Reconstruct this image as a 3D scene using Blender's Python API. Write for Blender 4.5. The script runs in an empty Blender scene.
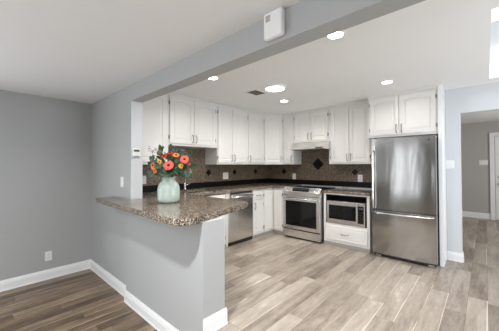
import bpy, bmesh, math, random
from math import radians as R, sin, cos, pi
from mathutils import Vector, Matrix

scn = bpy.context.scene
COL = scn.collection

# ------------------------------------------------------------------ camera
cam_d = bpy.data.cameras.new('camera'); cam = bpy.data.objects.new('camera', cam_d); COL.objects.link(cam)
cam_d.sensor_fit = 'HORIZONTAL'; cam_d.sensor_width = 36.0
cam_d.lens = 258.72/499*36.0
cam_d.shift_y = -(165.5-161.5)/499.0
cam_d.clip_start = 0.02
cam.location = (0, 0, 1.351)
cam.rotation_mode = 'XYZ'
_ya, _pi, _ro = R(42.39), R(.889), R(-.152)
fw = Vector((-sin(_ya)*cos(_pi), cos(_ya)*cos(_pi), sin(_pi)))
rt = Vector((cos(_ya), sin(_ya), 0)); up = rt.cross(fw)
rt2 = rt*cos(_ro)+up*sin(_ro); up2 = -rt*sin(_ro)+up*cos(_ro)
cam.rotation_euler = Matrix((rt2, up2, -fw)).transposed().to_euler('XYZ')
scn.camera = cam

# ------------------------------------------------------------------ colour management
scn.view_settings.view_transform = 'Standard'
scn.view_settings.look = 'None'
scn.view_settings.gamma = 1.0
scn.view_settings.use_curve_mapping = False
scn.view_settings.exposure = 0.0

# ------------------------------------------------------------------ world and large lights
w = bpy.data.worlds.new('world'); scn.world = w; w.use_nodes = True
bg = w.node_tree.nodes['Background']; bg.inputs[0].default_value = (.80, .90, 1, 1); bg.inputs[1].default_value = 2.2

def area(name, loc, rot, sx, sy, power, color=(1, 1, 1), shape='RECTANGLE', spread=180):
    d = bpy.data.lights.new(name, 'AREA'); d.shape = shape; d.size = sx; d.size_y = sy
    d.energy = power; d.color = color; d.spread = R(spread)
    o = bpy.data.objects.new(name, d); COL.objects.link(o)
    o.location = loc; o.rotation_euler = rot
    return o
area('unseen_rear_daylight', (1.3, -3.42, 1.15), (R(112), 0, 0), 2.3, 2.0, 50, (.96, .985, 1))
area('unseen_rear_daylight', (-2.65, -3.42, 1.15), (R(100), 0, 0), .22, 2.0, 5.0, (.97, .99, 1))  # invented narrow source, put here to streak the fridge's reflection
area('unseen_rear_daylight', (-1.90, -3.42, 1.15), (R(100), 0, 0), .18, 2.0, 4.6, (.97, .99, 1))  # second invented strip for the fridge door streaks
area('added_side_light', (-4.45, -2.1, 1.15), (R(112), 0, R(-90)), 2.2, 2.0, 72, (.96, .985, 1))  # unseen source added at the side, clear of the fridge's mirror view
area('added_kitchen_fill', (2.52, 2.7, 1.15), (R(112), 0, R(90)), 2.0, 2.0, 56, (.95, .98, 1))  # unseen source added to brighten the kitchen floor and fridge
area('skylight_daylight', (.53, 3.43, 2.86), (0, 0, 0), .8, 1.7, 11, (.90, .95, 1))
area('hall_light', (1.9, 6.6, 1.3), (R(90), 0, R(90)), 1.6, 1.8, 42, (1, .98, .96))  # area light inside the hall, with no window behind it

# ------------------------------------------------------------------ materials
def srgb(r, g, b):
    f = lambda c: (c/255/12.92) if c/255 <= .04045 else ((c/255+.055)/1.055)**2.4
    return (f(r), f(g), f(b), 1)

def new_mat(name):
    m = bpy.data.materials.new(name); m.use_nodes = True
    nt = m.node_tree; b = nt.nodes['Principled BSDF']
    return m, nt, b

def N(nt, t, **kw):
    n = nt.nodes.new(t)
    for k, v in kw.items():
        if k.startswith('i_'):
            key = k[2:]
            n.inputs[int(key) if key.isdigit() else key].default_value = v
        else: setattr(n, k, v)
    return n

def ramp(nt, stops, interp='LINEAR'):
    r = nt.nodes.new('ShaderNodeValToRGB'); cr = r.color_ramp; cr.interpolation = interp
    while len(cr.elements) < len(stops): cr.elements.new(.5)
    for e, (p, c) in zip(cr.elements, stops): e.position = p; e.color = c
    return r

def M(nt, op, a, b=None, c=None):
    n = nt.nodes.new('ShaderNodeMath'); n.operation = op
    for i, v in enumerate((a, b, c)):
        if v is None: continue
        if isinstance(v, (int, float)): n.inputs[i].default_value = v
        else: nt.links.new(v, n.inputs[i])
    return n.outputs[0]

def plain(name, col, rough=.5, metal=0, bump=0, scale=60, var=.03, spec=.5, trans=0, emis=None, estr=0, coat=0):
    m, nt, b = new_mat(name); L = nt.links
    tc = N(nt, 'ShaderNodeTexCoord')
    nz = N(nt, 'ShaderNodeTexNoise', i_Scale=scale, i_Detail=3); L.new(tc.outputs['Object'], nz.inputs['Vector'])
    c = Vector(col[:3])
    rp = ramp(nt, [(.3, (*(c*(1-var)), 1)), (.7, (*(c*(1+var)), 1))])
    L.new(nz.outputs['Fac'], rp.inputs[0]); L.new(rp.outputs[0], b.inputs['Base Color'])
    b.inputs['Roughness'].default_value = rough; b.inputs['Metallic'].default_value = metal
    b.inputs['Specular IOR Level'].default_value = spec
    b.inputs['Transmission Weight'].default_value = trans
    b.inputs['Coat Weight'].default_value = coat
    if bump:
        bp = N(nt, 'ShaderNodeBump', i_Strength=bump, i_Distance=.002)
        L.new(nz.outputs['Fac'], bp.inputs['Height']); L.new(bp.outputs[0], b.inputs['Normal'])
    if emis:
        b.inputs['Emission Color'].default_value = emis; b.inputs['Emission Strength'].default_value = estr
    return m

def planks(name, stops, W=.15, LEN=1.25, rough=.38, streak=.75):
    m, nt, b = new_mat(name); L = nt.links
    tc = N(nt, 'ShaderNodeTexCoord'); sp = N(nt, 'ShaderNodeSeparateXYZ'); L.new(tc.outputs['Object'], sp.inputs[0])
    X, Y = sp.outputs[0], sp.outputs[1]
    xs = M(nt, 'DIVIDE', X, W); col = M(nt, 'FLOOR', xs); fx = M(nt, 'FRACT', xs)
    wn = N(nt, 'ShaderNodeTexWhiteNoise', noise_dimensions='1D'); L.new(col, wn.inputs['W'])
    ys = M(nt, 'ADD', M(nt, 'DIVIDE', Y, LEN), M(nt, 'MULTIPLY', wn.outputs['Value'], 7.3))
    row = M(nt, 'FLOOR', ys); fy = M(nt, 'FRACT', ys)
    cb = N(nt, 'ShaderNodeCombineXYZ'); L.new(col, cb.inputs[0]); L.new(row, cb.inputs[1])
    w2 = N(nt, 'ShaderNodeTexWhiteNoise', noise_dimensions='2D'); L.new(cb.outputs[0], w2.inputs['Vector'])
    # grain, stretched along the plank, moved per plank
    g = N(nt, 'ShaderNodeCombineXYZ')
    L.new(M(nt, 'MULTIPLY', X, 16.0), g.inputs[0]); L.new(M(nt, 'MULTIPLY', Y, 1.6), g.inputs[1])
    L.new(M(nt, 'MULTIPLY', w2.outputs['Value'], 31.0), g.inputs[2])
    gn = N(nt, 'ShaderNodeTexNoise', i_Scale=1.0, i_Detail=6, i_Roughness=.62, i_Distortion=.7); L.new(g.outputs[0], gn.inputs['Vector'])
    g2 = N(nt, 'ShaderNodeCombineXYZ')
    L.new(M(nt, 'MULTIPLY', X, 5.0), g2.inputs[0]); L.new(M(nt, 'MULTIPLY', Y, .9), g2.inputs[1])
    L.new(M(nt, 'MULTIPLY', w2.outputs['Value'], 57.0), g2.inputs[2])
    gb = N(nt, 'ShaderNodeTexNoise', i_Scale=1.2, i_Detail=3, i_Distortion=1.0); L.new(g2.outputs[0], gb.inputs['Vector'])
    f = M(nt, 'ADD', M(nt, 'MULTIPLY', w2.outputs['Value'], .36), M(nt, 'MULTIPLY', gn.outputs['Fac'], .62))
    f = M(nt, 'ADD', f, M(nt, 'MULTIPLY', M(nt, 'SUBTRACT', gb.outputs['Fac'], .5), .75))
    mo = N(nt, 'ShaderNodeTexNoise', i_Scale=1.0, i_Detail=5, i_Roughness=.7); g3 = N(nt, 'ShaderNodeCombineXYZ')
    L.new(M(nt, 'MULTIPLY', X, 45.0), g3.inputs[0]); L.new(M(nt, 'MULTIPLY', Y, 9.0), g3.inputs[1]); L.new(M(nt, 'MULTIPLY', w2.outputs['Value'], 11.0), g3.inputs[2]); L.new(g3.outputs[0], mo.inputs['Vector'])
    f = M(nt, 'ADD', f, M(nt, 'MULTIPLY', M(nt, 'SUBTRACT', mo.outputs['Fac'], .5), .6))
    rp = ramp(nt, stops); L.new(f, rp.inputs[0])
    # pale sapwood along one edge of some planks
    edge = M(nt, 'MULTIPLY', M(nt, 'GREATER_THAN', M(nt, 'ADD', fx, M(nt, 'MULTIPLY', M(nt, 'SUBTRACT', gb.outputs['Fac'], .5), .22)), .94), M(nt, 'GREATER_THAN', w2.outputs['Value'], .45))
    mx = N(nt, 'ShaderNodeMix', data_type='RGBA'); L.new(M(nt, 'MULTIPLY', edge, streak), mx.inputs[0])
    L.new(rp.outputs[0], mx.inputs[6]); mx.inputs[7].default_value = stops[-1][1]
    # seams
    dx = M(nt, 'MULTIPLY', M(nt, 'MINIMUM', fx, M(nt, 'SUBTRACT', 1.0, fx)), W)
    dy = M(nt, 'MULTIPLY', M(nt, 'MINIMUM', fy, M(nt, 'SUBTRACT', 1.0, fy)), LEN)
    seam = M(nt, 'LESS_THAN', M(nt, 'MINIMUM', dx, dy), .0016)
    m2 = N(nt, 'ShaderNodeMix', data_type='RGBA'); L.new(M(nt, 'MULTIPLY', seam, .6), m2.inputs[0])
    L.new(mx.outputs[2], m2.inputs[6]); m2.inputs[7].default_value = srgb(70, 60, 52)
    L.new(m2.outputs[2], b.inputs['Base Color'])
    b.inputs['Roughness'].default_value = rough
    bp = N(nt, 'ShaderNodeBump', i_Strength=.12, i_Distance=.002); L.new(gn.outputs['Fac'], bp.inputs['Height']); L.new(bp.outputs[0], b.inputs['Normal'])
    return m

def granite(name):
    m, nt, b = new_mat(name); L = nt.links
    tc = N(nt, 'ShaderNodeTexCoord')
    v = N(nt, 'ShaderNodeTexVoronoi', i_Scale=155.0); L.new(tc.outputs['Object'], v.inputs['Vector'])
    sp = N(nt, 'ShaderNodeSeparateColor'); L.new(v.outputs['Color'], sp.inputs[0])
    rp = ramp(nt, [(0, srgb(24, 22, 21)), (.24, srgb(58, 51, 45)), (.40, srgb(104, 93, 82)), (.58, srgb(134, 120, 105)), (.78, srgb(164, 148, 129)), (.93, srgb(200, 190, 176))], 'CONSTANT')
    L.new(sp.outputs[0], rp.inputs[0])
    n2 = N(nt, 'ShaderNodeTexNoise', i_Scale=140.0, i_Detail=2); L.new(tc.outputs['Object'], n2.inputs['Vector'])
    mx = N(nt, 'ShaderNodeMix', data_type='RGBA', blend_type='OVERLAY', i_0=.25); L.new(rp.outputs[0], mx.inputs[6]); L.new(n2.outputs['Fac'], mx.inputs[7])
    L.new(mx.outputs[2], b.inputs['Base Color'])
    b.inputs['Roughness'].default_value = .16; b.inputs['Specular IOR Level'].default_value = .6
    return m

def mosaic(name):
    m, nt, b = new_mat(name); L = nt.links
    tc = N(nt, 'ShaderNodeTexCoord'); sp = N(nt, 'ShaderNodeSeparateXYZ'); L.new(tc.outputs['Object'], sp.inputs[0])
    H = M(nt, 'ADD', sp.outputs[0], sp.outputs[1]); S = .016
    a, c = M(nt, 'DIVIDE', H, S), M(nt, 'DIVIDE', sp.outputs[2], S)
    cb = N(nt, 'ShaderNodeCombineXYZ'); L.new(M(nt, 'FLOOR', a), cb.inputs[0]); L.new(M(nt, 'FLOOR', c), cb.inputs[1])
    w2 = N(nt, 'ShaderNodeTexWhiteNoise', noise_dimensions='2D'); L.new(cb.outputs[0], w2.inputs['Vector'])
    rp = ramp(nt, [(0, srgb(66, 54, 43)), (.35, srgb(88, 74, 60)), (.7, srgb(107, 91, 75)), (1, srgb(132, 116, 98))]); L.new(w2.outputs['Value'], rp.inputs[0])
    n2 = N(nt, 'ShaderNodeTexNoise', i_Scale=210.0, i_Detail=1); L.new(tc.outputs['Object'], n2.inputs['Vector'])
    mx = N(nt, 'ShaderNodeMix', data_type='RGBA', blend_type='OVERLAY', i_0=.45); L.new(rp.outputs[0], mx.inputs[6]); L.new(n2.outputs['Fac'], mx.inputs[7])
    fa, fc = M(nt, 'FRACT', a), M(nt, 'FRACT', c)
    g = M(nt, 'LESS_THAN', M(nt, 'MINIMUM', fa, fc), .1)
    m2 = N(nt, 'ShaderNodeMix', data_type='RGBA'); L.new(M(nt, 'MULTIPLY', g, .5), m2.inputs[0]); L.new(mx.outputs[2], m2.inputs[6]); m2.inputs[7].default_value = srgb(120, 110, 100)
    L.new(m2.outputs[2], b.inputs['Base Color']); b.inputs['Roughness'].default_value = .42
    return m

def brushed(name, col, rough=.27, wave=.5, horizontal=False):
    m, nt, b = new_mat(name); L = nt.links
    tc = N(nt, 'ShaderNodeTexCoord'); mp = N(nt, 'ShaderNodeMapping'); L.new(tc.outputs['Object'], mp.inputs[0])
    mp.inputs['Scale'].default_value = (3, 3, 260) if horizontal else (3, 3, 260)
    nz = N(nt, 'ShaderNodeTexNoise', i_Scale=1.5, i_Detail=4); L.new(mp.outputs[0], nz.inputs['Vector'])
    mp2 = N(nt, 'ShaderNodeMapping'); L.new(tc.outputs['Object'], mp2.inputs[0]); mp2.inputs['Scale'].default_value = (7, 7, 1.3)
    n2 = N(nt, 'ShaderNodeTexNoise', i_Scale=1.0, i_Detail=1, i_Distortion=.4); L.new(mp2.outputs[0], n2.inputs['Vector'])
    c = Vector(col[:3]); rp = ramp(nt, [(.3, (*(c*.93), 1)), (.7, (*(c*1.05), 1))]); L.new(nz.outputs['Fac'], rp.inputs[0]); L.new(rp.outputs[0], b.inputs['Base Color'])
    b.inputs['Metallic'].default_value = 1; b.inputs['Roughness'].default_value = rough
    b1 = N(nt, 'ShaderNodeBump', i_Strength=wave, i_Distance=.012); L.new(n2.outputs['Fac'], b1.inputs['Height'])
    b2 = N(nt, 'ShaderNodeBump', i_Strength=.06, i_Distance=.001); L.new(nz.outputs['Fac'], b2.inputs['Height']); L.new(b1.outputs[0], b2.inputs['Normal'])
    L.new(b2.outputs[0], b.inputs['Normal'])
    return m

mWALL = plain('grey_wall_paint', srgb(170, 171, 171), .7, bump=.15, scale=90, var=.012)
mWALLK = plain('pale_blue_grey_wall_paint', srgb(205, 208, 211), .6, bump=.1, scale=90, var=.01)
mCEIL = plain('white_ceiling_paint', srgb(236, 237, 238), .8, bump=.5, scale=130, var=.015)
mCEILK = plain('white_kitchen_ceiling_paint', srgb(239, 240, 240), .7, bump=.1, scale=130, var=.01)
mTRIM = plain('white_trim_paint', srgb(234, 234, 234), .35, var=.01)
mCAB = plain('white_cabinet_paint', srgb(224, 222, 219), .34, var=.008, scale=20)
mINT = plain('cabinet_shadow_gap', srgb(120, 116, 110), .7)
mFLK = planks('light_walnut_planks', [(0.12, srgb(108, 97, 87)), (.34, srgb(142, 130, 118)), (.52, srgb(163, 151, 138)), (.72, srgb(178, 167, 155)), (.95, srgb(214, 205, 193))])
mFLL = planks('dark_walnut_planks', [(0.18, srgb(70, 56, 44)), (.38, srgb(98, 81, 65)), (.58, srgb(124, 105, 85)), (.8, srgb(152, 132, 109)), (.97, srgb(200, 180, 154))], W=.125)
mGRAN = granite('speckled_granite')
mMOS = mosaic('brown_mosaic_tile')
mBLK = plain('black_granite_tile', srgb(16, 15, 15), .3, var=.2, scale=150, spec=.18)
mSS = brushed('brushed_stainless', (.42, .41, .395), .15, .22)
mSSL = brushed('light_brushed_stainless', (.68, .665, .64), .27, .25)
mSSD = brushed('dark_brushed_stainless', (.46, .45, .44), .3, .35)
mCHR = plain('polished_steel', (.78, .78, .78, 1), .16, 1)
mNICK = plain('satin_nickel', (.30, .29, .28, 1), .38, 1)
mGLB = plain('black_glass', srgb(14, 15, 16), .06, spec=.35)
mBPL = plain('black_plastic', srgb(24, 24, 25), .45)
mWPL = plain('white_plastic', srgb(232, 232, 230), .4, var=.01)
mSLOT = plain('dark_slot', srgb(70, 70, 70), .6)
mEMI = plain('lamp_diffuser', (1, 1, 1, 1), .5, emis=(1, .96, .90, 1), estr=9)
mGLS = plain('skylight_glass', (.95, .97, 1, 1), .05, trans=1, var=0)
mTOE = plain('shaded_toe_board', srgb(150, 145, 138), .6)  # grey put into the colour for the shade at the cabinet foot
mVENT = plain('grey_vent_metal', srgb(120, 112, 104), .5)
mVASE = plain('pale_seafoam_glaze', srgb(166, 179, 170), .25, scale=18, var=.09, coat=.4)

# ------------------------------------------------------------------ mesh helpers
def BM(): return bmesh.new()

def box(bm, x0, x1, y0, y1, z0, z1, bev=0, seg=2, rot=None, mi=0):
    n0 = len(bm.verts)
    r = bmesh.ops.create_cube(bm, size=1.0)
    vs = r['verts']
    for v in vs:
        v.co = Vector(((x0+x1)/2+v.co.x*(x1-x0), (y0+y1)/2+v.co.y*(y1-y0), (z0+z1)/2+v.co.z*(z1-z0)))
    fs = set(f for v in vs for f in v.link_faces)
    for f in fs: f.material_index = mi
    if bev > 0:
        es = list(set(e for v in vs for e in v.link_edges))
        r = bmesh.ops.bevel(bm, geom=es, offset=bev, segments=seg, profile=.5, affect='EDGES')
        for f in r['faces']: f.material_index = mi
    return bm

def tube(bm, pts, r, seg=10, cap=True):
    pts = [Vector(p) for p in pts]; rings = []
    rr = r if isinstance(r, (list, tuple)) else [r]*len(pts)
    prev = None
    for i, p in enumerate(pts):
        d = (pts[min(i+1, len(pts)-1)]-pts[max(i-1, 0)]).normalized()
        if prev is None:
            a = Vector((0, 0, 1)) if abs(d.z) < .9 else Vector((1, 0, 0)); u = d.cross(a).normalized()
        else: u = (prev-d*prev.dot(d)).normalized()
        prev = u; v = d.cross(u)
        rings.append([bm.verts.new(p+u*rr[i]*cos(2*pi*k/seg)+v*rr[i]*sin(2*pi*k/seg)) for k in range(seg)])
    for a, b in zip(rings, rings[1:]):
        for k in range(seg): bm.faces.new((a[k], a[(k+1) % seg], b[(k+1) % seg], b[k]))
    if cap: bm.faces.new(rings[0][::-1]); bm.faces.new(rings[-1])
    return bm

def lathe(bm, prof, c=(0, 0, 0), seg=32, M4=None):
    rings = []
    for r, z in prof:
        ring = []
        for k in range(seg):
            p = Vector((c[0]+r*cos(2*pi*k/seg), c[1]+r*sin(2*pi*k/seg), c[2]+z))
            ring.append(bm.verts.new(M4 @ p if M4 else p))
        rings.append(ring)
    for a, b in zip(rings, rings[1:]):
        for k in range(seg): bm.faces.new((a[k], a[(k+1) % seg], b[(k+1) % seg], b[k]))
    if prof[0][0] > 1e-6: bm.faces.new(rings[0][::-1])
    if prof[-1][0] > 1e-6: bm.faces.new(rings[-1])
    return bm

def prism(bm, poly, z0, z1, bev=0, seg=3):
    vb = [bm.verts.new((x, y, z0)) for x, y in poly]; vt = [bm.verts.new((x, y, z1)) for x, y in poly]
    fb = bm.faces.new(vb[::-1]); ft = bm.faces.new(vt)
    n = len(poly)
    for i in range(n): bm.faces.new((vb[i], vb[(i+1) % n], vt[(i+1) % n], vt[i]))
    if bev: bmesh.ops.bevel(bm, geom=list(ft.edges)+list(fb.edges), offset=bev, segments=seg, profile=.5, affect='EDGES')
    return bm

def obj(name, bm, mat, parent=None, loc=(0, 0, 0), rot=(0, 0, 0), smooth=False):
    bmesh.ops.recalc_face_normals(bm, faces=bm.faces[:])
    me = bpy.data.meshes.new(name); bm.to_mesh(me); bm.free()
    mats = mat if isinstance(mat, (list, tuple)) else [mat]
    for m in mats: me.materials.append(m)
    if smooth:
        for p in me.polygons: p.use_smooth = True
    o = bpy.data.objects.new(name, me); COL.objects.link(o)
    o.location = loc; o.rotation_euler = rot
    if parent: o.parent = parent
    return o

def struct(name, bm, mat, parent=None, **k):
    o = obj(name, bm, mat, parent, **k)
    if parent is None: o['kind'] = 'structure'
    return o

def tag(o, label, cat, group=None):
    o['label'] = label; o['category'] = cat
    if group: o['group'] = group
    return o

def thing(name, label, cat, loc=(0, 0, 0), rotz=0, group=None):
    o = bpy.data.objects.new(name, None); COL.objects.link(o); o.empty_display_size = .1
    o.location = loc; o.rotation_euler = (0, 0, rotz)
    return tag(o, label, cat, group)

def dup(root, loc, rotz, label, group=None):
    r = root.copy(); COL.objects.link(r); r.location = loc; r.rotation_euler = (0, 0, rotz)
    r['label'] = label
    if group: r['group'] = group
    for ch in list(root.children):
        c = ch.copy(); COL.objects.link(c); c.parent = r
        for g in ch.children:
            d = g.copy(); COL.objects.link(d); d.parent = c
    return r

# ------------------------------------------------------------------ the room
CT_ = .952
ZL = -.23          # sunken living room floor
HL, HK = 2.319, 2.43
XL, XK = -4.536, -3.79
YB0, YB1 = 1.317, 1.453
YK = 4.79          # kitchen back wall
YH = 4.652         # face of the wall with the hall opening
XE, YR = 2.6, -3.5

b = BM(); box(b, XK, -1.66, 1.453, 9.1, -.3, 0); box(b, -1.66, XE, 1.27, 9.1, -.3, 0)
struct('floor', b, mFLK)
b = BM(); box(b, XL-.1, XE, YR-.1, 1.27, ZL-.1, ZL); box(b, XL-.1, -1.66, 1.27, YB1, ZL-.1, ZL)
struct('floor', b, mFLL)
struct('ceiling', box(BM(), XL, XE, YR, YB0, HL, HL+.3), mCEIL)
SX0, SX1, SY0, SY1 = .045, 1.03, 2.45, 4.40
b = BM()
box(b, XK, SX0, YB1, 9.1, HK, HK+.19); box(b, SX1, XE, YB1, 9.1, HK, HK+.19)
box(b, SX0, SX1, YB1, SY0, HK, HK+.19); box(b, SX0, SX1, SY1, 9.1, HK, HK+.19)
struct('ceiling', b, mCEILK)
b = BM()   # skylight shaft
box(b, SX0-.05, SX0, SY0-.05, SY1+.05, HK+.19, HK+.7); box(b, SX1, SX1+.05, SY0-.05, SY1+.05, HK+.19, HK+.7)
box(b, SX0, SX1, SY0-.05, SY0, HK+.19, HK+.7); box(b, SX0, SX1, SY1, SY1+.05, HK+.19, HK+.7)
struct('trim_1', b, mTRIM)
struct('window_1', box(BM(), SX0-.05, SX1+.05, SY0-.05, SY1+.05, HK+.7, HK+.712), mGLS)

b = BM(); box(b, XL-.12, XL, YR, -3.3, ZL, HL); box(b, XL-.12, XL, -.9, YB0, ZL, HL); box(b, XL-.12, XL, -3.3, -.9, ZL, .1); box(b, XL-.12, XL, -3.3, -.9, 2.2, HL)
struct('wall_left', b, mWALL)
# beam wall: solid on the left, half wall, header beam over the opening
b = BM(); box(b, XL-.12, -3.11, YB0, YB1, ZL, 2.127); box(b, XL-.12, XE, YB0, YB1, 2.127, HK+.19)
struct('wall_beam', b, mWALL)
struct('lit_jamb_slab', box(BM(), -3.111, -3.104, YB0+.002, YB1+.004, CT_, 2.127), mWALLK)   # added paler slab, makes the jamb face look lit
struct('wall_peninsula', box(BM(), -3.112, -1.66, 1.27, 1.50, ZL, .899), mWALL)
struct('wall_kitchen_left', box(BM(), XK-.12, XK, YB1, YK+.12, 0, HK), mWALLK)
struct('wall_kitchen_back', box(BM(), XK, -.42, YK, YK+.12, 0, HK), mWALLK)
# wall to the right of the fridge with the hall opening
OX0, OX1, OZ = -.257, 1.35, 2.078
b = BM(); box(b, -.42, OX0, YH, YH+.13, 0, HK); box(b, OX1, XE, YH, YH+.13, 0, HK); box(b, OX0, OX1, YH, YH+.13, OZ, HK)
struct('wall_hall_opening', b, mWALLK)
b = BM(); box(b, XE, XE+.12, YR, 1.6, ZL, HK); box(b, XE, XE+.12, 3.8, 9.1, ZL, HK); box(b, XE, XE+.12, 1.6, 3.8, 2.2, HK)
struct('wall_right', b, mWALL)
b = BM()
for xa, xb in ((XL, -2.82), (-2.48, -2.03), (-1.77, .13), (2.47, XE)): box(b, xa, xb, YR-.12, YR, .1, 2.2)  # the two narrow gaps are made up for the fridge-streak lights
box(b, XL, XE, YR-.12, YR, ZL, .1); box(b, XL, XE, YR-.12, YR, 2.2, HL)
struct('wall_rear', b, plain('darkened_rear_wall', srgb(112, 110, 107), .8))  # unseen wall, darkened so the fridge reflects less light
def window(name, parts, mat=mTRIM):
    b = BM()
    for p in parts: box(b, *p)
    return struct(name, b, mat)
wp = [(.13, 2.47, YR-.08, YR-.02, .1, .16), (.13, 2.47, YR-.08, YR-.02, 2.14, 2.2)] + [(x-.03, x+.03, YR-.10, YR-.04, .16, 2.14) for x in (.16, 1.3, 2.44)]
window('unseen_window_2', wp)
window('added_window_3', [(XE+.03, XE+.09, y-.04, y+.04, 0, 2.2) for y in (1.64, 2.7, 3.76)])  # unseen glass door frame, made up to go with the kitchen fill
YHB = 8.8
mHALL = plain('hall_grey_paint', srgb(176, 174, 170), .7, var=.01)
struct('wall_hall_back', box(BM(), -2.0, XE, YHB, YHB+.12, 0, HK), mHALL)
struct('wall_hall_left', box(BM(), -2.0, -1.88, YH+.13, YHB, 0, HK), mHALL)

def baseboard(name, p0, p1, z, outward, h=.137, parent=None):
    """moulded board from p0 to p1, 'outward' = unit vector away from the wall"""
    prof = [(0, 0), (.018, 0), (.018, .012), (.014, .02), (.014, h*.66), (.011, h*.72), (.011, h*.80), (.006, h*.90), (.004, h), (0, h)]
    b = BM(); o = Vector(outward); ends = []
    for p in (p0, p1):
        ends.append([b.verts.new((p[0]+o.x*d, p[1]+o.y*d, z+t)) for d, t in prof])
    n = len(prof)
    for i in range(n): b.faces.new((ends[0][i], ends[0][(i+1) % n], ends[1][(i+1) % n], ends[1][i]))
    b.faces.new(ends[0]); b.faces.new(ends[1][::-1])
    return struct(name, b, mTRIM, parent)
baseboard('baseboard_left', (XL, YR), (XL, YB0), ZL, (1, 0))
baseboard('baseboard_beam_wall', (XL+.018, YB0), (-3.112, YB0), ZL, (0, -1))
baseboard('baseboard_peninsula_front', (-3.128, 1.27), (-1.642, 1.27), ZL, (0, -1))
baseboard('baseboard_peninsula_end', (-1.66, 1.27), (-1.66, 1.518), 0, (1, 0))
baseboard('baseboard_right_of_fridge', (-.42, YH), (OX0+.016, YH), 0, (0, -1), .125)
baseboard('baseboard_hall_corner', (OX0, YH), (OX0, YH+.13), 0, (1, 0), .125)
baseboard('baseboard_hall', (-1.88, YHB), (.075, YHB), 0, (0, -1), .14)

# hall door
DX = .045
d1 = thing('door_1', 'x', 'door'); del d1['label']; del d1['category']; d1['kind'] = 'structure'
b = BM(); box(b, .13+DX, .98+DX, YHB-.035, YHB-.001, .01, 2.05)
for (xa, xb) in ((.23, .50), (.61, .88)):
    for (za, zb) in ((.25, .85), (1.0, 1.65), (1.75, 1.95)): box(b, xa+DX, xb+DX, YHB-.045, YHB-.03, za, zb, .01)
obj('door_leaf', b, mTRIM, d1)
b = BM(); box(b, .03+DX, .12+DX, YHB-.04, YHB, 0, 2.15, .004); box(b, .99+DX, 1.08+DX, YHB-.04, YHB, 0, 2.15, .004); box(b, .12+DX, .99+DX, YHB-.04, YHB, 2.06, 2.15, .004)
obj('door_frame', b, mTRIM, d1)
b = BM(); lathe(b, [(.035, 0), (.035, .012), (.012, .014), (.012, .04), (.03, .045), (.034, .06), (.02, .075)], M4=Matrix.Translation((.21+DX, YHB-.035, .88)) @ Matrix.Rotation(R(90), 4, 'X'), seg=16)
obj('door_knob', b, mNICK, d1)
b = BM(); lathe(b, [(.032, 0), (.032, .02), (.02, .03)], M4=Matrix.Translation((.21+DX, YHB-.035, 1.05)) @ Matrix.Rotation(R(90), 4, 'X'), seg=16)
obj('deadbolt', b, mNICK, d1)

# ------------------------------------------------------------------ backsplash
CT = .952          # counter top height
b = BM(); box(b, XK, XK+.012, YB1, YK, CT+.1, 1.70)
struct('trim_2', b, mMOS)                       # mosaic on the sink wall
b = BM(); box(b, XK+.012, -1.30, YK-.012, YK, CT+.1, 1.90)
struct('trim_3', b, mMOS)                       # mosaic on the range wall

b = BM(); box(b, XK, XK+.02, YB1, YK, CT, CT+.1, .002)
tag(obj('backsplash_strip', b, mBLK), 'low black stone upstand along the sink wall behind the faucet', 'backsplash')
b = BM(); box(b, XK+.02, -1.30, YK-.02, YK, CT, CT+.1, .002)
tag(obj('backsplash_strip', b, mBLK), 'low black stone upstand along the back wall behind the range', 'backsplash')


def diamond(x, y, z, s, axis, label):
    b = BM()
    T = .006
    pts = [(0, -s), (s, 0), (0, s), (-s, 0)]
    vs = []
    for d, k in ((0, 1), (T, .93)):
        ring = []
        for (a, c) in pts:
            ring.append(b.verts.new((x+d, y+a*k, z+c*k) if axis == 'x' else (x+a*k, y-d, z+c*k)))
        vs.append(ring)
    b.faces.new(vs[0]); b.faces.new(vs[1])
    for i in range(4): b.faces.new((vs[0][i], vs[0][(i+1) % 4], vs[1][(i+1) % 4], vs[1][i]))
    o = obj('diamond_tile', b, mBLK); tag(o, label, 'tile', 'black diamond accent tiles in the backsplash')
for y, l in ((2.30, 'small black diamond tile on the sink wall, hidden lowest behind the flowers'),
             (3.018, 'small black diamond tile on the sink wall, left of the white outlet'),
             (3.687, 'small black diamond tile on the sink wall, just right of the white outlet'),
             (4.338, 'small black diamond tile on the sink wall, nearest the room corner')):
    if y != 2.30: diamond(XK+.012, y, 1.222, .062, 'x', l)
diamond(-3.322, YK-.012, 1.215, .062, 'y', 'small black diamond tile on the back wall left of its outlet, near the corner')
diamond(-2.494, YK-.012, 1.375, .125, 'y', 'large black diamond tile centred over the range below the hood')
diamond(-1.764, YK-.012, 1.225, .062, 'y', 'small black diamond tile on the back wall beside the refrigerator')

# ------------------------------------------------------------------ countertops
def rounded(poly, rad, n=6):
    out = []
    m = len(poly)
    for i, (x, y) in enumerate(poly):
        r = rad.get(i, 0); p = Vector((x, y))
        if not r: out.append((x, y)); continue
        a = (Vector(poly[i-1])-p).normalized(); c = (Vector(poly[(i+1) % m])-p).normalized()
        ang = a.angle(c); t = r/math.tan(ang/2)
        cen = p+(a+c).normalized()*(r/sin(ang/2)); p0 = p+a*t; p1 = p+c*t
        v0, v1 = p0-cen, p1-cen; tot = v0.angle(v1); s = 1 if v0.cross(v1) > 0 else -1
        for k in range(n+1):
            q = Matrix.Rotation(s*tot*k/n, 2) @ v0; out.append(tuple(cen+q))
    return out
b = BM()
pen = [(-3.60, 1.09), (-1.60, 1.045), (-1.925, 2.11), (-3.15, 2.13), (-3.15, 1.46), (-3.108, 1.46), (-3.108, 1.312), (-3.60, 1.312)]
pen = rounded(pen, {0: .02, 1: .10, 2: .09, 3: .0})
prism(b, pen, CT-.052, CT, .008)
box(b, XK, -3.15, YB1+.001, 2.05, CT-.052, CT)
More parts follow.
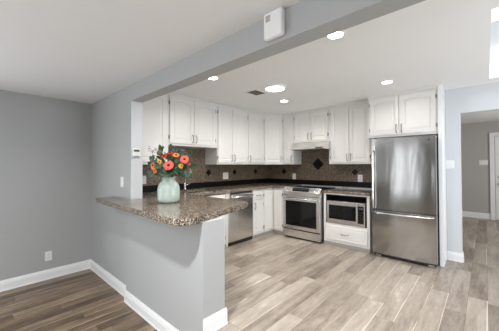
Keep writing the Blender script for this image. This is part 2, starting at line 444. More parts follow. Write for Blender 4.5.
box(b, -3.27, -3.15, 2.05, 2.85, CT-.052, CT); box(b, XK, -3.62, 2.05, 2.85, CT-.052, CT)
prism(b, [(XK, 2.85), (-3.15, 2.85), (-3.15, 4.16), (-2.872, 4.16), (-2.872, YK-.02), (XK, YK-.02)], CT-.052, CT, .004)
tag(obj('countertop', b, mGRAN), 'speckled brown granite worktop spanning the peninsula, sink run and corner', 'countertop')
b = BM(); box(b, -2.09, -1.315, 4.155, YK-.02, .878, .923, .006)
tag(obj('countertop', b, mGRAN), 'short speckled granite worktop above the microwave between range and refrigerator', 'countertop')

# ------------------------------------------------------------------ cabinets
FR = .019
def door_bm(w, h, arch=.045, m=.055, t=FR):
    """raised-panel door, arched panel top, front at y=-t; x 0..w, z 0..h"""
    b = BM(); K = 14
    m = min(m, w*.24)
    def loop(i, z_in, a, y):
        pts = [(i, z_in), (w-i, z_in)]
        for k in range(K+1):
            s = k/K; x = (w-i)+(i-(w-i))*s
            zz = h-z_in-a*(1-max(0, sin(pi*s))**.8) if a else h-z_in
            pts.append((x, zz))
        return [b.verts.new((x, y, z)) for x, z in pts]
    a = min(arch, w*.16)
    loops = [loop(0, 0, 0, 0), loop(0, 0, 0, -t+.004), loop(.004, .004, 0, -t), loop(m, m, a, -t), loop(m+.006, m+.006, a, -t+.008),
             loop(m+.012, m+.012, a, -t+.008), loop(m+.034, m+.034, a, -t+.001)]
    n = len(loops[0])
    for A, B in zip(loops, loops[1:]):
        for k in range(n): b.faces.new((A[k], A[(k+1) % n], B[(k+1) % n], B[k]))
    b.faces.new(loops[0]); b.faces.new(loops[-1])
    return b

def drawer_bm(w, h, t=FR, m=.03):
    b = BM(); m = min(m, h*.25)
    def loop(i, y): return [b.verts.new(p) for p in ((i, y, i), (w-i, y, i), (w-i, y, h-i), (i, y, h-i))]
    ls = [loop(0, 0), loop(0, -t+.004), loop(.004, -t), loop(m, -t), loop(m+.005, -t+.005), loop(m+.015, -t)]
    for A, B in zip(ls, ls[1:]):
        for k in range(4): b.faces.new((A[k], A[(k+1) % 4], B[(k+1) % 4], B[k]))
    b.faces.new(ls[0]); b.faces.new(ls[-1])
    return b

def pull(parent, x, z, vertical=True, L=.12):
    b = BM(); y0 = -FR; off = -.03
    if vertical:
        pts = [(x, y0, z-L/2), (x, y0+off*.8, z-L/2+.008), (x, y0+off, z-L/4), (x, y0+off, z+L/4), (x, y0+off*.8, z+L/2-.008), (x, y0, z+L/2)]
    else:
        pts = [(x-L/2, y0, z), (x-L/2+.008, y0+off*.8, z), (x-L/4, y0+off, z), (x+L/4, y0+off, z), (x+L/2-.008, y0+off*.8, z), (x+L/2, y0, z)]
    tube(b, pts, [.007, .0065, .006, .006, .0065, .007], 8)
    return obj('handle', b, mNICK, parent, smooth=True)

def hinge(parent, x, z):
    b = BM(); tube(b, [(x, -.016, z-.028), (x, -.016, z+.028)], .006, 8); box(b, x-.011, x+.011, -.004, -.0005, z-.022, z+.022)
    return obj('hinge', b, mNICK, parent)

def add_door(parent, x0, x1, z0, z1, hinge_side, handle=None, arch=.045, y=0, rotz=0, loc=None):
    g = .004; wd = x1-x0-2*g; hd = z1-z0
    L = loc if loc else (x0+g, y, z0)
    d = obj('door', door_bm(wd, hd, arch), mCAB, parent, L, (0, 0, rotz))
    hx = -.004 if hinge_side == 'l' else wd+.004
    for zz in (.09, hd-.09): hinge(d, hx, zz)
    if handle:
        pull(d, (wd-.03) if hinge_side == 'l' else .03, .085 if handle == 'low' else hd-.10, True)
    return d

def cab_body(w, d, z0, z1, parent, open_rect=None):
    b = BM()
    if open_rect:
        x0, x1, a0, a1 = open_rect
        box(b, 0, x0, .0005, d, z0, z1); box(b, x1, w, .0005, d, z0, z1)
        box(b, x0, x1, .0005, d, z0, a0); box(b, x0, x1, .0005, d, a1, z1); box(b, x0, x1, d-.02, d, a0, a1)
    else: box(b, 0, w, .0005, d, z0, z1, .002, 1)
    return obj('body', b, mCAB, parent)

def trim_top(parent, w, z):
    b = BM(); box(b, 0, w, -.012, .001, z-.03, z, .003); return obj('top_trim', b, mCAB, parent)

# sink-wall uppers face +X: local x -> +Y
XU = -3.438; D = .352; DS = XU-XK
def wallcab(label, loc, rotz, w, d, z0, z1, doors, side=.0):
    t = thing('wall_cabinet', label, 'cabinet', loc, rotz, 'white wall cabinets')
    cab_body(w, d, z0-loc[2], z1-loc[2], t)
    trim_top(t, w, z1-loc[2])
    for (x0, x1, hs, hd) in doors: add_door(t, x0, x1, z0-loc[2]+.03, z1-loc[2]-.055, hs, hd, arch=.032 if z0 > 1.5 else .0)
    return t
ZU, ZS = 1.372, 1.656
a90 = R(90)
DS -= .0
wallcab('white wall cabinet nearest the grey post, only partly seen beyond the opening', (XU, YB1+.004, ZU), a90, 2.000-YB1-.004, DS-.013, ZU, HK, [(.03, .50, 'l', 'low')])
wallcab('short white two-door wall cabinet above the sink', (XU, 2.002, ZS), a90, .93, DS-.013, ZS, HK, [(.01, .44, 'l', 'low'), (.44, .885, 'r', 'low')])
wallcab('tall white two-door wall cabinet right of the short sink cabinet', (XU, 2.934, ZU), a90, .776, DS-.013, ZU, HK, [(.01, .36, 'l', 'low'), (.36, .766, 'r', 'low')])
wallcab('narrow single-door white wall cabinet left of the diagonal corner cabinet', (XU, 3.712, ZU), a90, .500, DS-.013, ZU, HK, [(.01, .49, 'r', 'low')])
# diagonal corner cabinet
t = thing('wall_cabinet', 'white diagonal corner wall cabinet with one door, set across the corner', 'cabinet', (XU, 4.214, ZU), 0, 'white wall cabinets')
P0, P1 = Vector((XU, 4.214)), Vector((-3.137, 4.48)); wd = (P1-P0).length; ad = math.atan2(P1.y-P0.y, P1.x-P0.x)
b = BM(); prism(b, [(-.338, 0), (0, 0), (P1.x-P0.x, P1.y-P0.y), (P1.x-P0.x, YK-.014-4.214), (-.338, YK-.014-4.214)], 0, HK-ZU)
obj('body', b, mCAB, t)
dn = Vector((sin(ad), -cos(ad)))
add_door(t, 0, wd-.02, .03, HK-ZU-.055, 'l', 'low', arch=0, loc=(cos(ad)*.01+dn.x*.001, sin(ad)*.01+dn.y*.001, .03), rotz=ad)
DB = YK-.014-4.48
wallcab('very narrow single-door white wall cabinet directly left of the hood', (-3.135, 4.48, ZU), 0, .266, DB, ZU, HK, [(.006, .258, 'l', 'low')])
wallcab('short white two-door wall cabinet directly above the range hood', (-2.867, 4.48, 1.80), 0, .748, DB, 1.80, HK, [(.02, .372, 'l', 'low'), (.376, .735, 'r', 'low')])
wallcab('tall white two-door wall cabinet between hood and refrigerator', (-2.117, 4.48, ZU), 0, .735, DB, ZU, HK, [(.035, .375, 'l', 'low'), (.375, .72, 'r', 'low')])
wallcab('deep white two-door wall cabinet above the refrigerator', (-1.372, 4.29, 1.775), 0, .902, YK-4.29-.014, 1.775, HK, [(.03, .44, 'l', 'low'), (.44, .885, 'r', 'low')])
b = BM(); box(b, -.468, -.422, 4.275, YK-.014, 0, HK, .002)
tag(obj('end_panel', b, mTRIM), 'tall narrow white panel closing the right side of the refrigerator bay', 'panel')

# base cabinets ---------------------------------------------------------
XB, YF = -3.18, 4.188
BH = CT-.054
def basecab(label, loc, rotz, w, d, items, opening=None, h=BH, kick=.07):
    t = thing('base_cabinet', label, 'cabinet', loc, rotz, 'white base cabinets')
    cab_body(w, d, .0, h, t, opening)
    for it in items:
        if it[0] == 'door': add_door(t, *it[1:7], arch=0)
        else:
            _, x0, x1, z0, z1, hp = it
            dr = obj('drawer', drawer_bm(x1-x0, z1-z0), mCAB, t, (x0, 0, z0))
            if hp: pull(dr, (x1-x0)/2, (z1-z0)/2, False)
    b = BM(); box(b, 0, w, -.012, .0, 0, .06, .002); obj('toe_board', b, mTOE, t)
    return t
DBX = XB-XK-.001
basecab('white base cabinet under the sink, seen just above the peninsula worktop', (XB, 1.98, 0), a90, .922, DBX, [('drawer', .02, .46, .72, .88, None), ('drawer', .47, .90, .72, .88, None), ('door', .02, .46, .08, .70, 'l', 'high'), ('door', .47, .90, .08, .70, 'r', 'high')], h=.70)
tag(obj('filler_panel', box(BM(), XB-.5, XB+.001, 2.906, 2.946, 0, BH), mCAB), 'narrow white filler strip left of the dishwasher', 'panel')
t = basecab('white base cabinet tucked under the peninsula worktop beside the grey wall', (-2.56, 2.12, 0), R(180), .60, .55, [('door', .02, .57, .08, .84, 'l', 'high')])
basecab('white base cabinet right of the dishwasher with one drawer and one door', (XB, 3.556, 0), a90, .314, DBX, [('drawer', .012, .30, .72, .87, 'h'), ('door', .01, .302, .085, .70, 'r', 'high')])
basecab('plain white corner base cabinet with a folding door beside the range', (XB, 3.872, 0), a90, .916, DBX, [('door', .01, .29, .085, .87, 'l', None)])
t = thing('corner_filler', 'white filler panel with a hinge between the corner cabinet and the range', 'panel', (XB+.002, YF, 0))
cab_body(.30, .55, 0, BH, t); add_door(t, .03, .235, .085, .87, 'r', None, arch=0)
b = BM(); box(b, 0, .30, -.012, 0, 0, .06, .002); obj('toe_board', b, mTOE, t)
# microwave cabinet
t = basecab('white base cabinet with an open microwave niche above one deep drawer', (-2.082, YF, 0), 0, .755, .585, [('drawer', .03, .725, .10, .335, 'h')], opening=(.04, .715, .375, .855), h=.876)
b = BM(); box(b, .0405, .7145, .01, .56, .3755, .379); box(b, .0405, .7145, .01, .56, .851, .8545); box(b, .0405, .044, .01, .56, .379, .851); box(b, .711, .7145, .01, .56, .379, .851); box(b, .044, .711, .555, .56, .379, .851); obj('niche_shade_liner', b, mBPL, t)  # black lining added to stand in for the niche's shadow

# ------------------------------------------------------------------ microwave
t = thing('microwave', 'stainless built-in microwave with dark window sitting in the white cabinet niche', 'microwave', (-2.022, YF-.015, .3795))
W, H = .63, .372
b = BM(); box(b, .01, W-.01, .03, .45, 0, H, .004); obj('body', b, mSSD, t)
dd = obj('door', box(BM(), 0, W*.80, 0, .03, 0, H, .006), mSSL, t)
b = BM(); box(b, .04, W*.80-.012, -.003, .004, .075, H-.065, .002); obj('door_window', b, mGLB, dd)
cp = obj('control_panel', box(BM(), W*.80+.002, W, 0, .03, 0, H, .006), mSSL, t)
b = BM(); box(b, W*.80+.018, W-.018, -.003, .004, .05, H-.05, .002); kb = obj('keypad', b, mGLB, cp)
b = BM()
for i in range(3):
    for j in range(5): box(b, W*.80+.028+i*.027, W*.80+.046+i*.027, -.005, -.002, .065+j*.036, .087+j*.036)
obj('button', b, mBPL, cp)
b = BM(); box(b, W*.80+.03, W-.03, -.0045, -.002, H-.10, H-.07); obj('display', b, mSLOT, cp)

# ------------------------------------------------------------------ range
t = thing('range_cooker', 'stainless slide-in electric range with black glass oven window and cooktop', 'range', (-2.868, 4.085, 0))
W = .765
b = BM(); box(b, .004, W-.004, .035, .62, .03, .915, .003); obj('body', b, mSSD, t)
b = BM(); box(b, 0, W, .055, .635, .915, .934, .004); obj('cooktop', b, mGLB, t)
for cx, cy, r in ((.19, .2, .10), (.57, .2, .08), (.19, .46, .075), (.57, .46, .105)):
    b = BM(); lathe(b, [(r, .9342), (r, .935), (r-.004, .935), (r-.004, .9342)], (cx, cy, 0), 32); obj('burner_ring', b, mSLOT, t)
b = BM()  # sloped front control panel
vs = [(0, -.0, .80), (W, -.0, .80), (W, -.0, .865), (0, -.0, .865), (0, .07, .945), (W, .07, .945), (W, .09, .80), (0, .09, .80), (0, .09, .945), (W, .09, .945)]
V = [b.verts.new(v) for v in vs]
for f in ((0, 1, 2, 3), (3, 2, 5, 4), (4, 5, 9, 8), (8, 9, 6, 7), (0, 7, 6, 1), (0, 3, 4, 8, 7), (1, 6, 9, 5, 2)): b.faces.new([V[i] for i in f])
cp = obj('control_panel', b, mSSL, t)
Rt = Matrix.Translation((0, .0, .865)) @ Matrix.Rotation(math.atan2(.08, .07), 4, 'X')
b = BM(); box(b, .20, .54, .018, .092, -.001, .004, .001); b.transform(Rt); obj('display', b, mGLB, cp)
for kx in (.055, .125, .63, .705):
    b = BM(); lathe(b, [(.022, 0), (.022, .006), (.017, .008), (.015, .028), (.0, .028)], (kx, .052, 0), 18); b.transform(Rt); obj('knob', b, mCHR, cp, smooth=False)
dd = obj('oven_door', box(BM(), .006, W-.006, -.005, .035, .185, .79, .006), mSSL, t)
b = BM(); box(b, .065, W-.065, -.009, .0, .245, .70, .003); obj('oven_window', b, mGLB, dd)
b = BM(); tube(b, [(.05, -.05, .745), (W-.05, -.05, .745)], .013, 12)
for hx in (.075, W-.075): tube(b, [(hx, -.05, .745), (hx, -.003, .745)], .010, 8)
obj('handle', b, mCHR, dd, smooth=True)
dr = obj('warming_drawer', box(BM(), .006, W-.006, -.005, .035, .035, .165, .006), mSSL, t)
b = BM(); box(b, .01, W-.01, .0, .02, .166, .184); obj('vent_slot', b, mBPL, t)
b = BM(); box(b, .03, W-.03, .05, .09, 0, .034); obj('toe_kick', b, mBPL, t)

# ------------------------------------------------------------------ hood
t = thing('range_hood', 'slim stainless under-cabinet range hood above the cooktop', 'hood', (-2.838, YK-.014, 1.648))
W = .745
b = BM()
sec = [(0, .125), (-.305, .148), (-.40, .148), (-.50, .05), (-.50, .012), (-.48, .0), (0, .0)]
sec = [(0, .148), (-.315, .148), (-.36, .125), (-.51, .045), (-.51, .008), (-.50, 0), (0, 0)]
A = [b.verts.new((0, y, z)) for y, z in sec]; B = [b.verts.new((W, y, z)) for y, z in sec]
n = len(sec)
for i in range(n): b.faces.new((A[i], A[(i+1) % n], B[(i+1) % n], B[i]))
b.faces.new(A); b.faces.new(B[::-1])
mHOOD = brushed('hood_stainless', (.86, .84, .80), .3, .25)
hd = obj('body', b, mHOOD, t)
b = BM(); box(b, .04, W/2-.01, -.44, -.06, -.004, .0005); box(b, W/2+.01, W-.04, -.44, -.06, -.004, .0005); obj('filter', b, mSSD, t)
b = BM(); box(b, W-.19, W-.05, -.513, -.508, .014, .034); obj('switch_strip', b, mBPL, t)

# ------------------------------------------------------------------ dishwasher
t = thing('dishwasher', 'stainless dishwasher with a bar handle in the sink run', 'dishwasher', (XB+.005, 2.950, 0), a90)
W = .602
b = BM(); box(b, .004, W-.004, .02, .58, .10, BH-.01, .003); obj('body', b, mSSD, t)
b = BM(); box(b, .0, W, -.015, .02, .065, .775, .005); dd = obj('door', b, mSSL, t)
b = BM(); box(b, .0, W, -.015, .02, .780, BH-.005, .005); cp = obj('control_panel', b, mSSL, t)
b = BM(); box(b, .04, W-.04, -.018, -.014, .862, BH-.01); obj('button_strip', b, mBPL, cp)
b = BM(); tube(b, [(.035, -.055, .815), (W-.035, -.055, .815)], .014, 12)
for hx in (.06, W-.06): tube(b, [(hx, -.055, .815), (hx, -.014, .815)], .010, 8)
obj('handle', b, mCHR, cp, smooth=True)
b = BM(); box(b, .0, W, .0, .05, 0, .06, .003); obj('toe_kick', b, mBPL, t)

# ------------------------------------------------------------------ refrigerator
t = thing('refrigerator', 'large stainless bottom-freezer refrigerator at the end of the kitchen', 'refrigerator', (-1.268, 4.12, 0))
W = .790
b = BM(); box(b, .006, W-.006, .07, .64, .03, 1.735, .004); obj('body', b, plain('grey_appliance_side', srgb(120, 122, 126), .4), t)
def curved_front(w, z0, z1, bulge=.008, depth=.065):
    b = BM(); K = 16; fr, bk = [], []
    for i in range(K+1):
        s = i/K; x = w*s; y = -bulge*(1-(2*s-1)**2)
        e = .012
        if i in (0, K): y += .0015
        fr.append((b.verts.new((x, y, z0)), b.verts.new((x, y, z1))))
        bk.append((b.verts.new((x, depth, z0)), b.verts.new((x, depth, z1))))
    for i in range(K):
        b.faces.new((fr[i][0], fr[i+1][0], fr[i+1][1], fr[i][1])); b.faces.new((bk[i+1][0], bk[i][0], bk[i][1], bk[i+1][1]))
        b.faces.new((fr[i][1], fr[i+1][1], bk[i+1][1], bk[i][1])); b.faces.new((fr[i+1][0], fr[i][0], bk[i][0], bk[i+1][0]))
    b.faces.new((fr[0][0], fr[0][1], bk[0][1], bk[0][0])); b.faces.new((fr[K][1], fr[K][0], bk[K][0], bk[K][1]))
    return b
fd = obj('fridge_door', curved_front(W, .700, 1.745), mSS, t, smooth=False)
zd = obj('freezer_drawer', curved_front(W, .055, .690), mSS, t)
b = BM(); tube(b, [(.035, -.0, .70), (.028, -.045, .735), (.026, -.055, .85), (.026, -.055, 1.40), (.028, -.045, 1.53), (.035, 0, 1.565)], .013, 10); obj('handle', b, mCHR, fd, smooth=True)
b = BM(); pts = []
for i in range(13):
    s = i/12; pts.append((.03+(W-.06)*s, -.058+(.05 if i in (0, 12) else 0)-.006*sin(pi*s), .655+.004*0))
tube(b, pts, .013, 10); obj('handle', b, mCHR, zd, smooth=True)
b = BM(); lathe(b, [(.012, 0), (.012, .003), (0, .003)], seg=20); b.transform(Matrix.Translation((W-.07, -.003, 1.69)) @ Matrix.Rotation(R(90), 4, 'X')); obj('badge', b, mSLOT, fd)
b = BM(); box(b, .02, W-.02, .02, .07, .012, .05, .002); obj('base_grille', b, mBPL, t)
for fx in (.04, W-.10):
    b = BM(); box(b, fx, fx+.075, -.005, .06, 0, .035, .004); obj('foot', b, mNICK, t)
for fx in (.03, W-.07):
    b = BM(); box(b, fx, fx+.04, .0, .06, 1.745, 1.757, .003); obj('hinge_cap', b, mBPL, t)

# ------------------------------------------------------------------ sink and faucet
t = thing('sink', 'undermount stainless sink basin set in the granite behind the vase', 'sink', (-3.445, 2.45, CT))
b = BM(); x0, x1, y0, y1 = -.175, .175, -.40, .40
for p in ((x0, x0+.01, y0, y1), (x1-.01, x1, y0, y1), (x0, x1, y0, y0+.01), (x0, x1, y1-.01, y1)): box(b, *p, -.22, -.053)
box(b, x0, x1, y0, y1, -.23, -.22)
obj('basin', b, mSSD, t)
b = BM(); lathe(b, [(.04, -.2195), (.04, -.217), (.02, -.2165), (0, -.2165)], seg=20); obj('drain', b, mCHR, t)
t = thing('faucet', 'tall steel gooseneck kitchen faucet behind the flowers', 'faucet', (-3.69, 2.45, CT))
b = BM(); lathe(b, [(.028, 0), (.028, .012), (.020, .02), (.018, .10), (.014, .12), (.0, .12)], seg=20); obj('base', b, mCHR, t, smooth=True)
b = BM(); pts = [(0, 0, .10), (0, 0, .28)]
for k in range(1, 11):
    a = pi*k/10*1.08; pts.append((.085-.085*cos(a), 0, .28+.085*sin(a)))
pts.append((.178, 0, .20)); tube(b, pts, [.013]*(len(pts)-2)+[.016, .018], 12); obj('spout', b, mCHR, t, smooth=True)
b = BM(); tube(b, [(0, .015, .07), (0, .06, .085), (0, .11, .11)], [.009, .008, .006], 10); obj('lever', b, mCHR, t, smooth=True)
t = thing('soap_dispenser', 'small black pump soap dispenser standing by the sink behind the vase', 'soap dispenser', (-3.69, 2.30, CT))
b = BM(); lathe(b, [(.026, 0), (.028, .01), (.028, .09), (.015, .11), (.010, .12), (0, .12)], seg=20); obj('bottle', b, mBPL, t, smooth=True)
b = BM(); tube(b, [(0, 0, .115), (0, 0, .155), (.03, 0, .16), (.05, 0, .145)], .005, 8); obj('pump', b, mCHR, t, smooth=True)

# ------------------------------------------------------------------ plates, switches, boxes
def plate(name, label, loc, rotz, w, h, kind, group='white wall plates'):
    t = thing(name, label, 'outlet' if kind == 'outlet' else 'switch', loc, rotz, group)
    b = BM(); box(b, -w/2, w/2, -.006, 0, -h/2, h/2, .003); obj('cover_plate', b, mWPL, t)
    if kind == 'outlet':
        for s in (-1, 1):
            b = BM(); box(b, -.017, .017, -.009, -.005, s*.024-.015, s*.024+.015, .004)
            r_ = obj('socket', b, mWPL, t)
            b = BM(); box(b, -.008, -.005, -.0095, -.008, s*.024-.004, s*.024+.007); box(b, .005, .008, -.0095, -.008, s*.024-.004, s*.024+.007); obj('slot', b, mSLOT, r_)
    else:
        n = int(kind[-1])
        for i in range(n):
            cx = (i-(n-1)/2)*.046
            b = BM(); box(b, cx-.016, cx+.016, -.010, -.005, -.033, .033, .003); obj('rocker', b, mWPL, t)
    return t
plate('wall_outlet', 'white outlet low on the grey left wall above the baseboard', (XL, .79, .093), a90, .078, .13, 'outlet')
plate('light_switch', 'white rocker switch on the grey wall above the left end of the granite', (-3.355, YB0, 1.15), 0, .085, .13, 'sw1')
plate('wall_outlet', 'white outlet on the mosaic just behind the flowers, beside the grey post', (XK+.012, 1.77, 1.14), a90, .12, .125, 'outlet')
plate('wall_outlet', 'white outlet on the sink wall mosaic between two small black diamonds', (XK+.012, 3.44, 1.15), a90, .14, .13, 'outlet')
plate('wall_outlet', 'white outlet on the back wall mosaic left of the range, below the hood', (-3.055, YK-.012, 1.112), 0, .085, .13, 'outlet')
plate('wall_outlet', 'white outlet on the back wall mosaic beside the refrigerator', (-1.668, YK-.012, 1.115), 0, .085, .13, 'outlet')
plate('light_switch', 'white double switch on the pale wall right of the refrigerator', (-0.387, YH, 1.358), 0, .12, .12, 'sw2')
plate('light_switch', 'white double switch on the grey hall wall beside the door', (-0.040, YHB, 1.411), 0, .16, .12, 'sw2')

t = thing('intercom', 'small white wall device with dark edge lines on the grey post', 'intercom', (-3.104, 1.375, 1.508), a90)
b = BM(); box(b, -.046, .046, -.022, 0, -.052, .052, .005); obj('housing', b, mWPL, t)
b = BM(); box(b, -.034, .034, -.0235, -.021, .012, .036); obj('display', b, mSLOT, t)
b = BM(); box(b, -.034, .034, -.0235, -.021, -.046, -.040); obj('slot', b, mSLOT, t)

t = thing('door_chime', 'white plastic chime box mounted high on the grey beam', 'door chime', (-.969, YB0, 2.238))
b = BM(); box(b, -.072, .072, -.045, 0, -.090, .080, .014, 3); obj('housing', b, mWPL, t)
b = BM()
for k in range(5): box(b, -.05, -.015, -.0465, -.044, .018+k*.008, .021+k*.008)
obj('speaker_grille', b, mSLOT, t)

# ------------------------------------------------------------------ ceiling lights and vent
def can(x, y, label, r=.060, power=7):
    t = thing('recessed_light', label, 'ceiling light', (x, y, HK), 0, 'recessed kitchen ceiling lights')
    b = BM(); lathe(b, [(r+.018, 0), (r+.016, -.006), (r, -.007), (r-.002, 0)], seg=32); obj('trim_ring', b, mWPL, t)
    b = BM(); lathe(b, [(r-.002, -.003), (r*.5, -.003), (0, -.003)], seg=32); obj('lens', b, mEMI, t)
    lo = area('lamp', (0, 0, -.02), (0, 0, 0), r*1.7, r*1.7, power, (1, .97, .93), 'DISK', 150); lo.parent = t
    return t
can(-.902, 2.045, 'larger-looking recessed ceiling light just behind the beam, right of the chime box')
can(-2.458, 2.024, 'small recessed ceiling light close to the beam above the peninsula')
can(-.933, 3.673, 'recessed ceiling light in front of the cabinet above the refrigerator', power=3.5)
can(-2.482, 3.58, 'recessed ceiling light near the far corner, beyond the round flush light')
t = thing('flush_ceiling_light', 'round glowing flush-mount light in the middle of the kitchen ceiling', 'ceiling light', (-2.127, 2.855, HK))
b = BM(); lathe(b, [(.15, 0), (.15, -.02), (.138, -.028), (.128, -.028), (.125, -.01)], seg=40); obj('rim', b, mWPL, t, smooth=False)
b = BM(); lathe(b, [(.127, -.02), (.11, -.034), (.06, -.042), (0, -.044)], seg=40); obj('diffuser', b, mEMI, t, smooth=True)
lo = area('lamp', (0, 0, -.06), (0, 0, 0), .24, .24, 16, (1, .96, .90), 'DISK', 170); lo.parent = t

t = thing('ceiling_vent', 'small dark square air vent in the kitchen ceiling left of the round light', 'vent', (-2.49, 2.875, HK))
b = BM()
for p in ((-.11, .11, -.13, -.11), (-.11, .11, .11, .13), (-.11, -.09, -.11, .11), (.09, .11, -.11, .11)): box(b, p[0], p[1], p[2], p[3], -.008, 0)
obj('frame', b, mWPL, t)
obj('duct_opening', box(BM(), -.09, .09, -.11, .11, -.002, -.0005), mBPL, t)
b = BM()
for k in range(9):
    y = -.095+k*.024; box(b, -.09, .09, y, y+.012, -.007, -.004)
obj('louver', b, mVENT, t)

# ------------------------------------------------------------------ living room ceiling lights (outside the frame, the left one added as fill)
def living_can(x, y, power, label):
    t = thing('recessed_light', label, 'ceiling light', (x, y, HL), 0, 'recessed living room ceiling lights')
    b = BM(); lathe(b, [(.10, 0), (.098, -.006), (.08, -.007), (.078, 0)], seg=32); obj('trim_ring', b, mWPL, t)
    b = BM(); lathe(b, [(.078, -.003), (.04, -.003), (0, -.003)], seg=32); obj('lens', b, mEMI, t)
    lo = area('lamp', (0, 0, -.02), (0, 0, 0), .12, .12, power, (.98, .99, 1), 'DISK', 160); lo.parent = t
living_can(-1.15, .32, 56, 'recessed living room ceiling light just in front of the peninsula')

living_can(-3.2, -1.1, 13, 'unseen fill light added over the left part of the living room to brighten its wall')  # added fill, brightens the low left wall and living floor

# ------------------------------------------------------------------ vase and flowers
VX, VY, VZ = -2.585, 1.51, CT
YAW = R(42.39); PX = .01072
t = thing('vase', 'pale seafoam ceramic jar vase holding flowers on the granite peninsula', 'vase', (VX, VY, VZ), YAW)
b = BM()
prof = [(.0, .0), (.100, .0), (.116, .008), (.124, .03), (.126, .08), (.125, .15), (.118, .19), (.098, .222), (.080, .238), (.074, .25), (.075, .272), (.082, .288), (.085, .295), (.078, .296), (.070, .285), (.066, .25), (.09, .215), (.11, .18), (.114, .08), (.10, .02), (0, .015)]
lathe(b, [(r_*.95, z_*.95) for r_, z_ in prof], seg=48); obj('body', b, mVASE, t, smooth=True)
mCOR = plain('coral_petal', srgb(226, 98, 82), .6, scale=40, var=.12)
mORG = plain('orange_petal', srgb(232, 128, 62), .6, scale=40, var=.12)
mRED = plain('red_petal', srgb(205, 62, 48), .6, scale=40, var=.12)
mYEL = plain('yellow_petal', srgb(222, 172, 74), .6, scale=40, var=.12)
mDKC = plain('dark_flower_centre', srgb(62, 30, 28), .8, scale=200, var=.3)
mLF1 = plain('grey_green_leaf', srgb(84, 104, 86), .55, scale=30, var=.15)
mLF2 = plain('deep_green_leaf', srgb(58, 84, 54), .5, scale=30, var=.15)
mSTM = plain('green_stem', srgb(86, 108, 66), .6)
mPUR = plain('purple_blossom', srgb(140, 112, 152), .7, scale=80, var=.15)
mBUD = plain('brown_green_bud', srgb(104, 96, 70), .8, scale=120, var=.25)
rnd = random.Random(5)
def V_loc(u, v, d):   # bouquet position in the vase's own frame: width, depth towards the room, height
    return Vector(((u-165)*PX, d, (204-v)*PX))
def stem_pts(tip):
    base = Vector((tip.x*.12, tip.y*.12, .06)); mid = Vector((tip.x*.28, tip.y*.28, .28))
    return [base, mid, mid.lerp(tip, .55)+Vector((0, 0, .012)), tip]
def frame(n):
    n = n.normalized(); a = Vector((0, 0, 1)); x = a.cross(n).normalized() if abs(n.dot(a)) < .95 else Vector((1, 0, 0)); y = n.cross(x)
    m = Matrix((x, y, n)).transposed().to_4x4(); return m
def gerbera(u, v, d, r, mat, label, face=None, npet=20):
    tip = V_loc(u, v, d)
    g = thing('gerbera_flower', label, 'flower', (VX, VY, VZ), YAW, 'daisy-like flowers in the vase')
    n = Vector(face) if face else Vector((tip.x*.7, -.9, .35+rnd.uniform(-.1, .1)))
    back = tip-n.normalized()*.012
    b = BM(); tube(b, stem_pts(back), [.003, .003, .0028, .0028], 6); obj('stem', b, mSTM, g, smooth=True)
    m = Matrix.Translation(tip) @ frame(n)
    b = BM()
    for ring, (R0, R1, lift, cnt, off) in enumerate(((.25, 1.0, .10, npet, 0), (.22, .78, .22, npet-4, .5))):
        for k in range(cnt):
            a = 2*pi*(k+off)/cnt+rnd.uniform(-.04, .04); wv = r*.17; L = R1*rnd.uniform(.93, 1.05)
            rows = []
            for s, wd_, h in ((R0, .45, 0), (R0+(L-R0)*.45, 1.0, lift*.6), (R0+(L-R0)*.85, .85, lift*.55), (L, .25, lift*.25)):
                c = Vector((cos(a)*s*r, sin(a)*s*r, h*r+ring*.003)); tn = Vector((-sin(a), cos(a), 0))*wv*wd_*.5*1.6
                rows.append([b.verts.new(m @ (c-tn)), b.verts.new(m @ (c+Vector((0, 0, .0012)))), b.verts.new(m @ (c+tn))])
            for A, B in zip(rows, rows[1:]):
                for j in range(2): b.faces.new((A[j], A[j+1], B[j+1], B[j]))
    me = obj('petals', b, mat, g); sm = me.modifiers.new('thick', 'SOLIDIFY'); sm.thickness = .0012
    b = BM(); lathe(b, [(.24*r, -.002), (.24*r, .006), (.18*r, .012), (.1*r, .010), (0, .009)], seg=18, M4=m); obj('flower_centre', b, mDKC, g, smooth=True)
    return g
gerbera(168.5, 166.5, -.13, .056, mCOR, 'large coral gerbera at the front of the bouquet, facing the room')
gerbera(183, 160.5, -.08, .050, mCOR, 'large coral gerbera at the right side of the bouquet, facing right')
gerbera(150.5, 166.5, -.05, .047, mORG, 'orange daisy flower at the far left edge of the bouquet', face=(-.6, -.7, .1))
gerbera(154, 172, -.09, .032, mORG, 'small orange flower low on the left of the bouquet', face=(-.5, -.8, -.1))
gerbera(161, 157, -.02, .042, mRED, 'red flower above the front coral gerbera', face=(-.2, -.6, .8))
gerbera(173, 156, -.02, .040, mORG, 'orange flower near the top right of the bouquet', face=(.2, -.6, .7))
gerbera(165.5, 153.5, .03, .036, mRED, 'small red flower at the top middle of the bouquet', face=(0, -.5, .9))
gerbera(179, 167, -.05, .030, mYEL, 'small yellow flower between the two coral gerberas', face=(.3, -.9, .1))
gerbera(158, 163, -.08, .030, mYEL, 'small yellow flower left of the front coral gerbera', face=(-.3, -.9, .2))
gerbera(187, 167.5, -.02, .034, mRED, 'small red flower low on the right edge of the bouquet', face=(.8, -.5, .1))

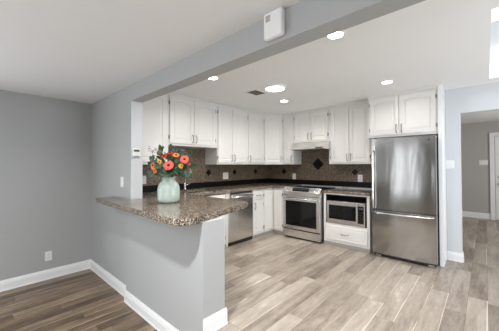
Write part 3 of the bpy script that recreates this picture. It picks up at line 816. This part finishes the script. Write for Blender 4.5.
def leaf(b, base, tip, w, bend=.15):
    d = tip-base; L = d.length; dn_ = d.normalized()
    sdir = dn_.cross(Vector((rnd.uniform(-.4, .4), -1, rnd.uniform(-.3, .5)))).normalized(); nn = sdir.cross(dn_)
    rows = []
    for s, k in ((0, .12), (.25, .8), (.5, 1), (.75, .75), (1, .06)):
        c = base+d*s+nn*(-bend*L*sin(pi*s)); rows.append([b.verts.new(c-sdir*w*k*.5), b.verts.new(c-nn*w*.08*k), b.verts.new(c+sdir*w*k*.5)])
    for A, B in zip(rows, rows[1:]):
        for j in range(2): b.faces.new((A[j], A[j+1], B[j+1], B[j]))
def sprig(u, v, d, mat, label, n=9, w=.032, L=.055, name='leafy_sprig', group='leafy sprigs in the vase'):
    tip = V_loc(u, v, d); g = thing(name, label, 'foliage', (VX, VY, VZ), YAW, group)
    P = stem_pts(tip); b = BM(); tube(b, P, [.0028, .0026, .0022, .0012], 6); obj('stem', b, mSTM, g, smooth=True)
    b = BM()
    for k in range(n):
        s = .15+.85*k/(n-1); a = P[1].lerp(P[3], s)+Vector((0, 0, .012*sin(pi*s)))
        dr_ = Vector((rnd.uniform(-1, 1), rnd.uniform(-1, .5), rnd.uniform(-.25, .9))).normalized()
        dr_ = (dr_+(tip-P[1]).normalized()*.6).normalized()
        leaf(b, a, a+dr_*L*rnd.uniform(.8, 1.25), w*rnd.uniform(.8, 1.2))
    o = obj('leaves', b, mat, g); sm = o.modifiers.new('thick', 'SOLIDIFY'); sm.thickness = .001
for i, (u, v, d, mt, wh) in enumerate((
    (151, 161, -.08, mLF1, 'upper left'), (153, 176, -.10, mLF1, 'hanging low at the left'), (145, 166, .02, mLF1, 'reaching out farthest left'),
    (163, 176, -.13, mLF1, 'low at the front over the vase rim'), (175, 174, -.12, mLF2, 'low right of the front gerbera'), (190, 168, -.04, mLF2, 'reaching out farthest right'),
    (168, 160, -.05, mLF2, 'behind the front coral gerbera'), (158, 168, -.10, mLF1, 'left of the front coral gerbera'), (177, 152, .02, mLF2, 'upper right'),
    (155, 150, .04, mLF2, 'rising at the top left'), (185, 154, .03, mLF2, 'rising at the top right'), (185, 176, -.05, mLF1, 'hanging low at the right'), (166, 150, .06, mLF2, 'at the back top middle'))):
    sprig(u, v, d, mt, ('grey green' if mt is mLF1 else 'dark green')+' leafy sprig in the vase, '+wh, w=.042, L=.070, n=13)
def blossom(u, v, d, label):
    tip = V_loc(u, v, d); g = thing('statice_sprig', label, 'flower', (VX, VY, VZ), YAW, 'thin purple sprigs in the vase')
    b = BM(); P = stem_pts(tip); tube(b, P, [.002, .002, .0016, .001], 6)
    heads = BM()
    for k in range(12):
        s = rnd.uniform(.72, 1.0); a = P[1].lerp(P[3], s); q = a+Vector((rnd.uniform(-.028, .028), rnd.uniform(-.02, .02), rnd.uniform(-.005, .03)))
        tube(b, [a, q], .0008, 4)
        bmesh.ops.create_icosphere(heads, subdivisions=1, radius=rnd.uniform(.004, .008), matrix=Matrix.Translation(q))
    obj('stem', b, mSTM, g); obj('blossoms', heads, mPUR, g, smooth=True)
blossom(150, 148, .0, 'thin purple sprig rising at the left top of the bouquet')
blossom(145, 149, .02, 'thin purple sprig leaning farthest left out of the bouquet')
blossom(175, 150, .02, 'purple sprig at the top of the bouquet right of centre')
blossom(181, 150.5, .0, 'purple sprig at the top right above the coral gerbera')
blossom(170, 148, .04, 'purple sprig rising at the middle top of the bouquet')
tip = V_loc(156, 153.5, -.02); g = thing('seed_pod', 'round brown green pod standing at the upper left of the bouquet', 'seed pod', (VX, VY, VZ), YAW)
b = BM(); tube(b, stem_pts(tip), .0026, 6); obj('stem', b, mSTM, g, smooth=True)
b = BM(); lathe(b, [(0, -.03), (.016, -.026), (.028, -.008), (.029, .008), (.022, .022), (.010, .03), (0, .026)], tuple(tip), 18); obj('pod', b, mBUD, g, smooth=True)
